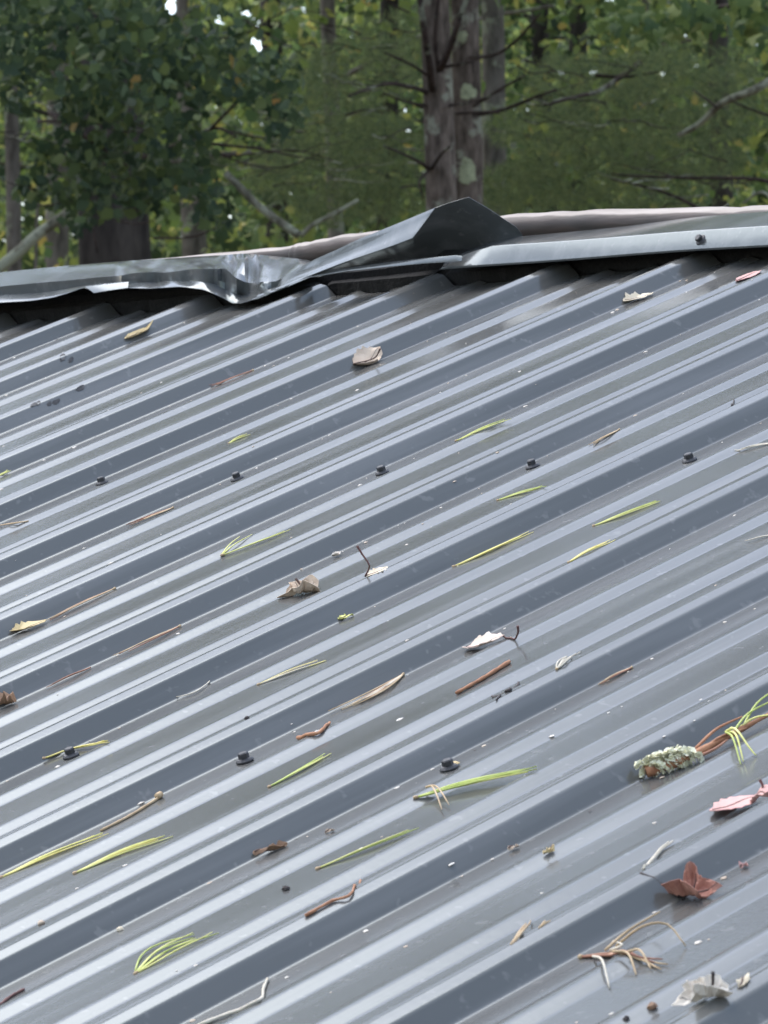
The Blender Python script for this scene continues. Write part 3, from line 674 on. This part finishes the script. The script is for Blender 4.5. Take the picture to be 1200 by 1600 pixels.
def place(root_uvn, name, **kw):
    o = empty(name, W(*root_uvn), **kw); o.rotation_mode = 'XYZ'; o.rotation_euler = (PITCH, 0, 0); return o
def lay(p, r): return np.array([p[0], p[1], max(p[2], height(p[0])+r)])
def path_on_roof(pxs, r, n=10, arch=0.0):
    K = [on_roof(*p[:2])+np.array([0, 0, (p[2] if len(p) > 2 else 0)]) for p in pxs]
    K = smoothline([Vector(k) for k in K], max(2, n//max(1, len(K)-1))) if len(K) > 2 else [Vector(K[0]).lerp(Vector(K[1]), i/(n-1)) for i in range(n)]
    m = len(K)-1
    return [lay(np.array(k)+np.array([0, 0, arch*math.sin(math.pi*i/m)]), r) for i, k in enumerate(K)]
def needle_bundle(label, pxs, mat, n=4, spread=.004, r=.0007, mats=None, sheath=True, name='pine_needles', cat='pine needles', group='pine needles on the roof', arch=.0015, jl=.18, lift=0):
    base = on_roof(*pxs[0][:2]); t = place(base, name, label=label, category=cat, group=group)
    main = path_on_roof(pxs, r, 12, arch)
    d = main[-1]-main[0]; L_ = np.linalg.norm(d); side = np.array([-d[1], d[0], 0])/max(L_, 1e-6)
    for k in range(n):
        off = (k/(n-1)*2-1+random.uniform(-.3,.3))*spread if n > 1 else 0; end = 1-random.uniform(0, jl) if k else 1; bow = random.gauss(0, spread*.6); st = random.uniform(0, .06) if k else 0; up = random.uniform(0, .0022)
        pts = []
        for i in range(10):
            f = st+(end-st)*i/9; x = f*(len(main)-1); a = int(min(x, len(main)-2)); p = main[a]*(1-(x-a))+main[a+1]*(x-a)
            p = p+side*(off*f*1.0+bow*math.sin(math.pi*f))+np.array([0,0,up*f+lift*f]); pts.append(lay(p, r)-base)
        V, F = tube(pts, [r*(1-.55*(i/9)**3) for i in range(10)], 5)
        obj('needle', mesh('needle', V, F, (mats[k % len(mats)] if mats else mat), True), t)
    if sheath:
        e = main[0]-base; f = main[1]-base; V, F = tube([e-(f-e)*.15, e, e+(f-e)*.5], [r*1.0, r*1.8, r*1.2], 6); obj('sheath', mesh('sheath', V, F, N_TAN, True), t)
    return t, base
def twig(label, pxs, mat, r0, r1, name='twig', cat='twig', arch=0, n=14, group='twigs on the roof', forks=()):
    base = on_roof(*pxs[0][:2]); P = path_on_roof(pxs, max(r0, r1), n, arch)
    rr = [r*(1+.18*math.sin(i*2.1)) for i, r in enumerate(np.linspace(r0, r1, len(P)))]
    V, F = tube([p-base for p in P], rr, 7)
    t = place(base, name, label=label, category=cat, group=group); obj('stem', mesh('stem', V, F, mat, True), t)
    for fp, f0, f1 in forks:
        Q = path_on_roof(fp, f0, 8); V, F = tube([p-base for p in Q], list(np.linspace(f0, f1, len(Q))), 6); obj('side_shoot', mesh('side_shoot', V, F, mat, True), t)
    return t, base
def width_fn(kind, f, sgn, rr):
    e = math.sin(math.pi*min(1, max(0, f)))
    if kind == 'oak': return (e**.6)*(.86+.14*math.cos(f*2*math.pi*3.5+(.4 if sgn > 0 else 0)))
    if kind == 'maple': return (e**.45)*(.55+.45*abs(math.cos(f*math.pi*2.5+.5*sgn)))*(1.15-.5*f)
    return e**.75*(1+.06*math.sin(f*31+sgn))
def dead_leaf(label, p0, p1, width, mat, kind='oval', cup=.1, bend=.05, wrinkle=.02, stem=None, roll=0, lift=.0, seed=1, stem_mat=M_STEM, stem_r=.0008, stem_at=0, name='dead_leaf', group='dead leaves on the roof', tip=0):
    rr = random.Random(seed); A, B = on_roof(*p0), on_roof(*p1); d = B-A; L_ = float(np.linalg.norm(d[:2])); ax = np.array([d[0], d[1], 0])/L_; sd = np.array([-ax[1], ax[0], 0])
    t = place(A, name, label=label, category='leaf', group=group); ns, nc = 23, 11; V = []; F = []
    ph = [rr.uniform(0, 6.28) for _ in range(6)]
    for i in range(ns):
        f = i/(ns-1)
        for j in range(nc):
            c = -1+2*j/(nc-1); w = width*.5*max(.02, width_fn(kind, f, 1 if c > 0 else -1, rr))
            w *= 1+.11*math.sin(f*37+ph[5]+(2 if c > 0 else 0)); x = c*w; xr = x/(width*.5); cu = (cup*4*(1.25 if c > 0 else .8)*(.75+.25*math.sin(3.1*f+ph[4])))+1e-4; R_ = width*.5/cu; x = R_*math.sin(xr*cu); z = R_*(1-math.cos(xr*cu))+L_*(bend*4*(f-.5)**2) + width*wrinkle*(math.sin(f*7+ph[0]+xr*2)+math.sin(xr*4+ph[1]+f*5)+.35*math.sin(f*13+xr*6+ph[2])) + width*roll*xr + L_*tip*max(0, f-.7)*3
            fj = f+.018*math.sin(c*9+ph[3]); p = A+ax*L_*fj+sd*x; hz = A[2]*(1-f)+B[2]*f
            p = np.array([p[0], p[1], max(height(p[0])+.0007, hz+.001+lift+z)]); V.append(p-A)
    for i in range(ns-1):
        for j in range(nc-1): F.append((i*nc+j, i*nc+j+1, (i+1)*nc+j+1, (i+1)*nc+j))
    b = obj('blade', mesh('blade', V, F, mat, False), t); sm = b.modifiers.new('s', 'SOLIDIFY'); sm.thickness = .0005
    # midrib
    mid = [np.array(V[i*nc+nc//2])+np.array([0,0,.0004]) for i in range(1, ns-1)]; MV, MF = tube(mid, list(np.linspace(.0009,.0003,len(mid))), 5); obj('midrib', mesh('midrib', MV, MF, stem_mat, True), b)
    if stem:
        s0 = np.array(V[(nc//2) if stem_at == 0 else int(stem_at*(ns-1))*nc+nc//2])+A; pts = [Vector(s0)]
        for q in stem: pts.append(Vector(atv(q[0], q[1], s0[1]+(q[2] if len(q) > 2 else 0))))
        P = smoothline(pts, 5) if len(pts) > 2 else pts; P = [lay(np.array(p), stem_r)-A for p in P]
        SV, SF = tube(P, [stem_r*(1+.5*(i/(len(P)-1))**4) for i in range(len(P))], 6); obj('stem', mesh('stem', SV, SF, stem_mat, True), t)
    return t

dead_leaf('curled tan dead leaf with dark underside standing below the lifted flap', (555,578), (596,553), .027, L_TAN, 'oval', .42, .10, .05, [(584,560),(594,545)], roll=.25, seed=3)
dead_leaf('cream dead leaf lying flat near the right ridge', (975,474), (1021,460), .024, L_CREAM, 'oak', .06, .02, .02, seed=4)
dead_leaf('small pink leaf lying just under the ridge at the right edge', (1150,441), (1190,425), .020, L_PINK, 'oval', .05, .03, .02, seed=5)
dead_leaf('thin pale yellow curled leaf with upturned tip under the crumpled cap', (196,532), (243,514), .014, L_YEL, 'oval', .3, .05, .05, seed=6, tip=.2)
dead_leaf('small cream leaf with a thin raised reddish stalk in the middle', (572,904), (606,889), .017, L_CREAM, 'oval', .08, .03, .02, [(577,884),(566,866),(558,853)], seed=8, stem_mat=M_STEM_RED, stem_r=.0008)
dead_leaf('yellow tan leaf at the left edge with needles behind it', (17,991), (73,973), .020, L_YEL, 'oval', .10, .03, .03, seed=9)
dead_leaf('pinkish cream oak leaf with long curved dark stalk', (725,1017), (789,998), .030, L_PINKCREAM, 'oak', .16, .06, .03, [(800,1003),(809,990),(809,978)], seed=10, stem_at=.99, stem_mat=M_STEM_RED)
dead_leaf('flat pink leaf pointing left near the right edge', (1112,1277), (1190,1253), .030, L_PINK, 'oval', .05, .015, .012, seed=11, lift=.003)
dead_leaf('crumpled brown leaf at the left edge above the yellow needle screw', (-6,1106), (23,1094), .024, L_BROWN, 'oak', .5, .1, .12, seed=14)
dead_leaf('small pink brown leaf cut by the right edge', (1186,1254), (1216,1240), .026, L_PINK, 'oval', .3, .1, .06, [(1192,1230),(1187,1218)], seed=15, roll=.12, stem_mat=M_STEM_RED)
dead_leaf('tiny pale yellow leaflet touching the screw in the lower middle', (698,1199), (719,1195), .010, L_YEL, 'oval', .1, .03, .02, seed=16)
dead_leaf('bright lime leaf scrap with a white end, centre of the roof', (529,970), (553,963), .009, N_LIME, 'oak', .3, .05, .05, seed=17)
dead_leaf('white chip of leaf with dark shadow left of centre', (519,871), (534,866), .010, L_WHITE, 'oval', .4, .1, .05, seed=18)
dead_leaf('tan leaf crumb near the bottom right corner, right of the bleached leaf', (1157,1545), (1168,1528), .009, L_CREAM, 'oak', .4, .1, .1, seed=19)
dead_leaf('small pink crumb right of the red brown oak leaf', (1157,1358), (1168,1353), .009, L_PINK, 'oak', .5, .1, .12, seed=20)
dead_leaf('tan hooked crumb of leaf in the lower middle right', (850,1338), (867,1328), .007, L_YEL, 'oak', .5, .1, .15, seed=21)
dead_leaf('brown leaf shred with a dark end in the lower middle', (398,1340), (450,1322), .010, L_BROWN, 'oak', .5, .04, .12, seed=22)
dead_leaf('pale leaf crumb left of the lower right twig', (795,1330), (812,1324), .006, L_TAN, 'oak', .4, .1, .1, seed=23)
dead_leaf('pale leaf crumb above the brown leaf shred', (508,1303), (524,1299), .005, L_TAN, 'oak', .4, .1, .1, seed=24)

def crumpled_leaf(label, px, py, size, mat, seed, curl=.5, squash=.6, stem=None, rot=0, stem_mat=M_STEM):
    rr = random.Random(seed); A = on_roof(px, py); t = place(A, 'dead_leaf', label=label, category='leaf', group='dead leaves on the roof'); nr, ns = 7, 46; V = [(0, 0, .004)]; F = []; ph = [rr.uniform(0, 6.28) for _ in range(6)]
    for i in range(1, nr+1):
        for j in range(ns):
            th = 6.283*j/ns; R_ = size*(.74+.20*math.cos(5*th+ph[0])+.07*math.sin(11*th+ph[1])+.05*math.sin(23*th+ph[2])); f = i/nr; r = R_*f
            fold = math.cos(2*(th-ph[3]))*.5+.5; z = size*(curl*fold*f**1.8+.10*f*math.sin(4*th+ph[4])+.07*math.sin(9*f+3*th+ph[5])*f+.035*math.sin(17*f+7*th)*f)
            k = 1-.42*fold*f*min(1, curl*1.6); x, y = r*k*math.cos(th+rot), squash*r*k*math.sin(th+rot)
            V.append((x, y, max(height(A[0]+x)-A[2]+.0006, z+.002)))
    for j in range(ns): F.append((0, 1+j, 1+(j+1) % ns))
    for i in range(nr-1):
        for j in range(ns): F.append((1+i*ns+j, 1+(i+1)*ns+j, 1+(i+1)*ns+(j+1) % ns, 1+i*ns+(j+1) % ns))
    b = obj('blade', mesh('blade', V, F, mat), t); sm = b.modifiers.new('s', 'SOLIDIFY'); sm.thickness = .0004
    for q in range(5):                                # veins
        j = int((q*ns/5-ph[0]*ns/31.4)) % ns; P = [Vector(V[0])]+[Vector(V[1+i*ns+j])+Vector((0,0,.0003)) for i in range(nr-1)]; VV, FF = tube(P, list(np.linspace(.0006,.0002,len(P))), 4); obj('vein', mesh('vein', VV, FF, stem_mat, True), b)
    if stem:
        P = smoothline([Vector((0,0,.003))+Vector(A)]+[Vector(atv(q[0], q[1], A[1]+(q[2] if len(q) > 2 else 0))) for q in stem], 5); P = [lay(np.array(p), .0008)-A for p in P]
        SV, SF = tube(P, [.0008*(1+.6*(i/(len(P)-1))**3) for i in range(len(P))], 6); obj('stem', mesh('stem', SV, SF, stem_mat, True), t)
crumpled_leaf('curled red brown oak leaf lying at the lower right', 1080, 1402, .026, L_RED, 31, .62, .8, [(1046,1418,-.006),(1026,1413,-.008),(1010,1400,-.008)], rot=.5, stem_mat=M_TWIG_DK)
crumpled_leaf('bleached white curled leaf with an upright dark stalk, bottom right corner', 1104, 1562, .025, L_WHITE, 42, .45, .62, [(1113,1540),(1114,1519)], rot=.9, stem_mat=M_TWIG_DK)
crumpled_leaf('tan leaf with dark stalk folded across it, left of centre', 472, 928, .028, L_TAN, 53, .40, .7, [(470,915),(462,904)], rot=.9)
nb = needle_bundle
nb('short lime green needle tuft on the upper left of the roof', [(357,694),(390,680)], N_LIME, 3, .002)
nb('yellow green needles lying under the centre of the ridge', [(712,690),(755,672),(797,656)], N_LIME, 5, .004, mats=[N_LIME, N_GREEN, N_LIME])
nb('lime needles just below the second screw from the right', [(777,783),(815,772),(856,762)], N_LIME, 4, .003, mats=[N_GREEN, N_LIME])
nb('pale green needles bent into a V left of centre', [(346,869),(400,850),(452,829)], N_LIME, 3, .003, mats=[N_LIME, N_GREEN])[0]
nb('single needle leaning off the V shaped bundle', [(345,869),(365,853),(388,837)], N_LIME, 2, .004, sheath=False)
nb('thick yellow needle bundle right of centre', [(708,887),(765,864),(829,833)], N_YELLOW, 7, .005, mats=[N_YELLOW, N_LIME, N_YELLOW])
nb('thin green needles under the rightmost upper screw', [(927,823),(975,806),(1029,785)], N_GREEN, 4, .004, mats=[N_LIME, N_GREEN])
nb('short yellow needle bundle beside a minor rib at right', [(888,880),(922,864),(958,846)], N_YELLOW, 5, .003)
nb('straw yellow needles in the middle of the roof', [(403,1071),(455,1052),(509,1033)], N_YELLOW, 5, .003, mats=[N_YELLOW, N_PALE])
nb('yellow needles pinned under the lower left screw', [(68,1187),(115,1173),(173,1161)], N_YELLOW, 4, .0025)
nb('lime green needles right of the lower middle left screw', [(420,1231),(466,1208),(514,1179)], N_LIME, 4, .003, mats=[N_LIME, N_GREEN])
nb('thick fresh green needle bundle below the lower middle screw', [(648,1248),(735,1232),(841,1203)], N_GREEN, 7, .005, r=.0008, mats=[N_GREEN, N_LIME, N_GREEN], arch=.004)
nb('small forked dry needles crossing the thick green bundle', [(668,1238,.004),(682,1248,.006),(698,1268)], N_TAN, 2, .003, r=.0008, sheath=False)
nb('single fresh green needle strand in the lower middle', [(495,1359),(570,1330),(654,1296)], N_GREEN, 3, .0012, mats=[N_GREEN, N_LIME])
nb('yellow needles running off the lower left edge', [(0,1373),(80,1337),(166,1304)], N_LIME, 5, .004, mats=[N_YELLOW, N_LIME])
nb('thick yellow green bundle right of the lower left edge needles', [(116,1366),(190,1334),(268,1307)], N_LIME, 6, .004, mats=[N_LIME, N_YELLOW])
nb('fan of green needles near the bottom left', [(211,1523),(262,1488),(325,1460)], N_GREEN, 6, .010, mats=[N_GREEN, N_LIME])
nb('lime needle tip at the left edge of the upper roof', [(-14,752),(16,738)], N_LIME, 3, .002, sheath=False)
nb('thick dry tan needle bundle against a rib in the middle', [(631,1055),(590,1084),(528,1115)], N_TAN, 12, .008, mats=[N_TAN, N_PALE, N_TAN, N_RED], jl=.35)
nb('faint dry needles against a rib on the left', [(282,979),(235,1003),(180,1029)], N_TAN, 4, .003, mats=[N_TAN, N_RED])
nb('dry needles trailing behind the yellow tan leaf', [(180,920),(130,945),(73,973)], N_TAN, 4, .003, mats=[N_TAN, N_RED])
nb('faint tan needles right of centre under the ridge', [(968,672),(945,686),(924,698)], N_TAN, 3, .003)
nb('red brown needles above the V shaped bundle', [(271,794),(235,809),(200,823)], N_RED, 6, .004, mats=[N_RED, N_TAN])
nb('pale needles at the right edge beside the upper screw', [(1215,692),(1180,699),(1148,707)], N_PALE, 3, .003)
nb('faint tan needles beneath the pinkish cream oak leaf rib', [(988,1044),(962,1058),(938,1071)], N_TAN, 3, .003, mats=[N_TAN, N_RED])
nb('pinkish dry needles below the crumpled cap', [(396,579),(365,592),(330,606)], N_RED, 3, .003)
nb('pale thin curved needle on the left below the straw needles', [(328,1066),(305,1084),(276,1091)], N_PALE, 1, .001, sheath=False)
nb('dark thin needles on the left edge under a rib', [(142,1044),(108,1060),(75,1076)], N_RED, 2, .002, sheath=False)
nb('pale forked scrap of needles right of the brown stick', [(870,1047),(884,1034),(900,1022)], N_PALE, 4, .005, jl=.4)
nb('tan straw near the lower right, above the red brown leaf', [(1006,1360),(1028,1340),(1051,1318)], N_PALE, 2, .001, r=.0011, sheath=False)
nb('short tan straw in the lower right middle', [(799,1479),(813,1462),(828,1443)], N_TAN, 2, .001, r=.001, sheath=False)
nb('tan straw fragment beside the short straw in the lower right', [(842,1452),(858,1442)], N_TAN, 2, .002, sheath=False)
nb('faint pale needles on the left edge of the upper roof', [(45,815),(20,820),(-8,824)], N_TAN, 2, .003, sheath=False)
nb('thin needle on the right beyond the upper screw row', [(1215,836),(1165,850)], N_PALE, 1, .001, sheath=False)

twig('red brown twig stick right of centre', [(714,1086),(755,1063),(797,1037)], M_TWIG_BR, .0014, .0018)
twig('small dark forked twig under the red brown stick', [(811,1069),(795,1082),(770,1091)], M_TWIG_DK, .0010, .0014, forks=[([(782,1087),(776,1096)], .0009, .0006)])
twig('reddish twig with a grey green end in the lower middle', [(466,1156),(492,1150),(508,1140),(516,1132)], M_TWIG_BR, .0017, .0011)
twig('tan twig ending in a dark knob on the lower left', [(158,1300),(205,1276),(250,1248)], N_TAN, .0010, .0012, forks=[([(247,1250),(253,1246)], .0028, .0026)])
twig('thin pinkish curved twig near the bottom middle', [(478,1433),(520,1410),(552,1396),(564,1378)], M_TWIG_BR, .0012, .0008)
twig('tan twig bent at a right angle at the bottom edge', [(310,1606),(360,1586),(405,1566),(412,1550),(419,1532)], N_PALE, .0014, .0009)
twig('dark red thin twig at the bottom left edge', [(-20,1583),(12,1564),(39,1548)], M_STEM_RED, .0014, .0009)
twig('tiny upright dark twig tip on the right, near the upper screws', [(1144,636),(1147,626)], M_TWIG_DK, .0009, .0006)

# dry pine sprig, lower right
t, b = needle_bundle('fan of dry orange brown pine needles on a sprig, lower right', [(906,1498),(950,1495),(1000,1502),(1044,1512)], N_TAN, 4, .006, r=.0010, mats=[N_TAN, N_RED], name='dry_pine_sprig', cat='twig', group='twigs on the roof')
def extra_needles(t, base, lists, mats, r=.0009):
    for i, pxs in enumerate(lists):
        P = path_on_roof(pxs, r, 10); V, F = tube([p-base for p in P], [r*(1-.5*(k/(len(P)-1))**2) for k in range(len(P))], 5); obj('needle', mesh('needle', V, F, mats[i % len(mats)], True), t)
extra_needles(t, b, [[(948,1494,.004),(990,1476,.010),(1040,1457,.014)], [(965,1488,.004),(1010,1476,.012),(1050,1472,.012),(1072,1480)], [(928,1499,.002),(945,1515,.006),(953,1546)], [(960,1496,.004),(985,1504,.006),(995,1525)], [(985,1496,.004),(1005,1502,.007),(1018,1516)], [(955,1492,.003),(975,1486,.004),(960,1480,.004)]], [N_TAN, N_TAN, N_PALE])
# lichened twig with needles, right edge
t, base = twig('twig end covered in pale green lichen with a sprig of needles, right edge', [(1012,1215,.004),(1050,1203,.004),(1088,1188,.003),(1140,1160,.003),(1210,1122,.004)], M_TWIG_BR, .0046, .0016, name='lichen_twig', group=None)
V = []; F = []; rr = random.Random(5)
for k in range(480):
    f = rr.uniform(.02, .92); c = np.array(Vector(on_roof(1012,1215)).lerp(Vector(on_roof(1084,1190)), f))+np.array([0,0,.005]); w = rr.uniform(-1.1, 3.6); nr = np.array([math.cos(w), math.cos(w)*.6, math.sin(w)]); nr /= np.linalg.norm(nr)
    c = c+nr*(.0060+.0025*math.sin(f*17+w*3))*rr.uniform(.85,1.25)-base
    nn = nr+np.array([rr.gauss(0,.35), rr.gauss(0,.35), .5+rr.gauss(0,.35)]); nn /= np.linalg.norm(nn); a = np.cross(nn, [.3,.5,.8]); a /= np.linalg.norm(a); b = np.cross(nn, a)
    s_ = rr.choice([.0014,.0022,.0030,.0040]); i0 = len(V); m = 7; V.append(c-nn*s_*.3)
    for j in range(m): q = 6.283*j/m; rd = s_*rr.uniform(.55,1.35); V.append(c+a*rd*math.cos(q)+b*rd*math.sin(q)+nn*s_*rr.uniform(-.1,.5))
    for j in range(m): F.append((i0, i0+1+j, i0+1+(j+1) % m))
M_LICH = simple('lichen_crust', [(.25,(.74,.71,.50)), (.55,(.88,.86,.68)), (.8,(.93,.91,.80))], 160, .9)
obj('lichen', mesh('lichen', V, F, M_LICH), t)
extra_needles(t, base, [[(1092,1187,.004),(1130,1166,.007),(1170,1150,.006)], [(1090,1190,.003),(1120,1178,.004),(1140,1166,.005)], [(1088,1184,.006),(1125,1160,.010),(1165,1140,.01)]], [M_TWIG_BR, N_RED], .0012)
extra_needles(t, base, [[(1138,1160,.008),(1155,1163,.012),(1172,1178,.006),(1182,1182)], [(1138,1160,.008),(1150,1172,.009),(1158,1196)], [(1140,1158,.008),(1156,1170,.01),(1162,1192)], [(1150,1155,.006),(1175,1140,.012),(1215,1118,.012)], [(1160,1148,.006),(1185,1142,.010),(1220,1136,.01)], [(1165,1146,.006),(1190,1128,.014),(1222,1108,.016)]], [N_LIME, N_GREEN], .0009)
V = []; F = []; pk = []
# dark pebble
c = on_roof(447, 1391); me = []
def pebble(label, px, py, size, mat):
    b_ = on_roof(px, py); rr = random.Random(px); V = []; F = []; n = 8
    for z, r in ((0,.8),(.35,1),(.8,.75),(1.1,.3)):
        for j in range(n): V.append((r*size*math.cos(j*6.283/n)*rr.uniform(.8,1.2), r*size*math.sin(j*6.283/n)*rr.uniform(.8,1.2), z*size*rr.uniform(.85,1.1)))
    for z in range(3):
        for j in range(n): F.append((z*n+j, z*n+(j+1) % n, z*n+n+(j+1) % n, z*n+n+j))
    F.append(tuple(3*n+j for j in range(n))); o = obj('pebble', mesh('pebble', V, F, mat), label=label, category='debris', group='small hard bits on the roof'); o.location = W(*b_); o.rotation_euler = (PITCH, 0, 0)
pebble('dark round grit bit left of the bottom middle', 447, 1391, 0.0029, M_TWIG_DK); pebble('small dark bit beside the reddish twig', 386, 1123, 0.0021, M_TWIG_DK)
pebble('pale brown seed bit near the bottom right, left of the bleached leaf', 1020, 1576, 0.0034, L_BROWN); pebble('dark seed bit at the bottom, left of the pale brown seed', 979, 1594, 0.0022, M_TWIG_DK)
pebble('grey crumb on the lower left beneath the yellow green bundle', 65, 1444, 0.0028, L_TAN); pebble('pale crumb near a rib on the lower left', 188, 1454, 0.0027, L_CREAM)
# pale specks everywhere
V = []; F = []; pk = []
def speck(p, s_):
    i0 = len(V); n = 5; q = random.uniform(0, 6); st = random.uniform(1, 1.9)
    for j in range(n): V.append((p[0]+s_*math.cos(q+j*1.257)*random.uniform(.6,1.2), p[1]+st*s_*math.sin(q+j*1.257)*random.uniform(.6,1.2), p[2]+.0002))
    V.append((p[0], p[1], p[2]+s_*.5))
    for j in range(n): F.append((i0+j, i0+(j+1) % n, i0+n)); pk.append(k_)
for _ in range(1500):
    u = random.uniform(-1.2, 3.9); v = random.uniform(-2.5, -.02)
    if random.random() < .4: u = rib_u(random.randint(-5, 16))+abs(random.gauss(0, .006))+.001
    k_ = random.choice([0,0,0,0,1,1,2]); speck((u, v, height(u)), random.choice([.0007,.0008,.0010,.0010,.0013,.0016,.0022]))
me = mesh('roof_grit', V, F, [L_WHITE, L_TAN, M_TWIG_DK]); me.polygons.foreach_set('material_index', pk)
o = obj('roof_grit', me, kind='stuff', label='pale specks of grit and crumbs scattered over the roof', category='grit'); o.rotation_euler = (PITCH, 0, 0)
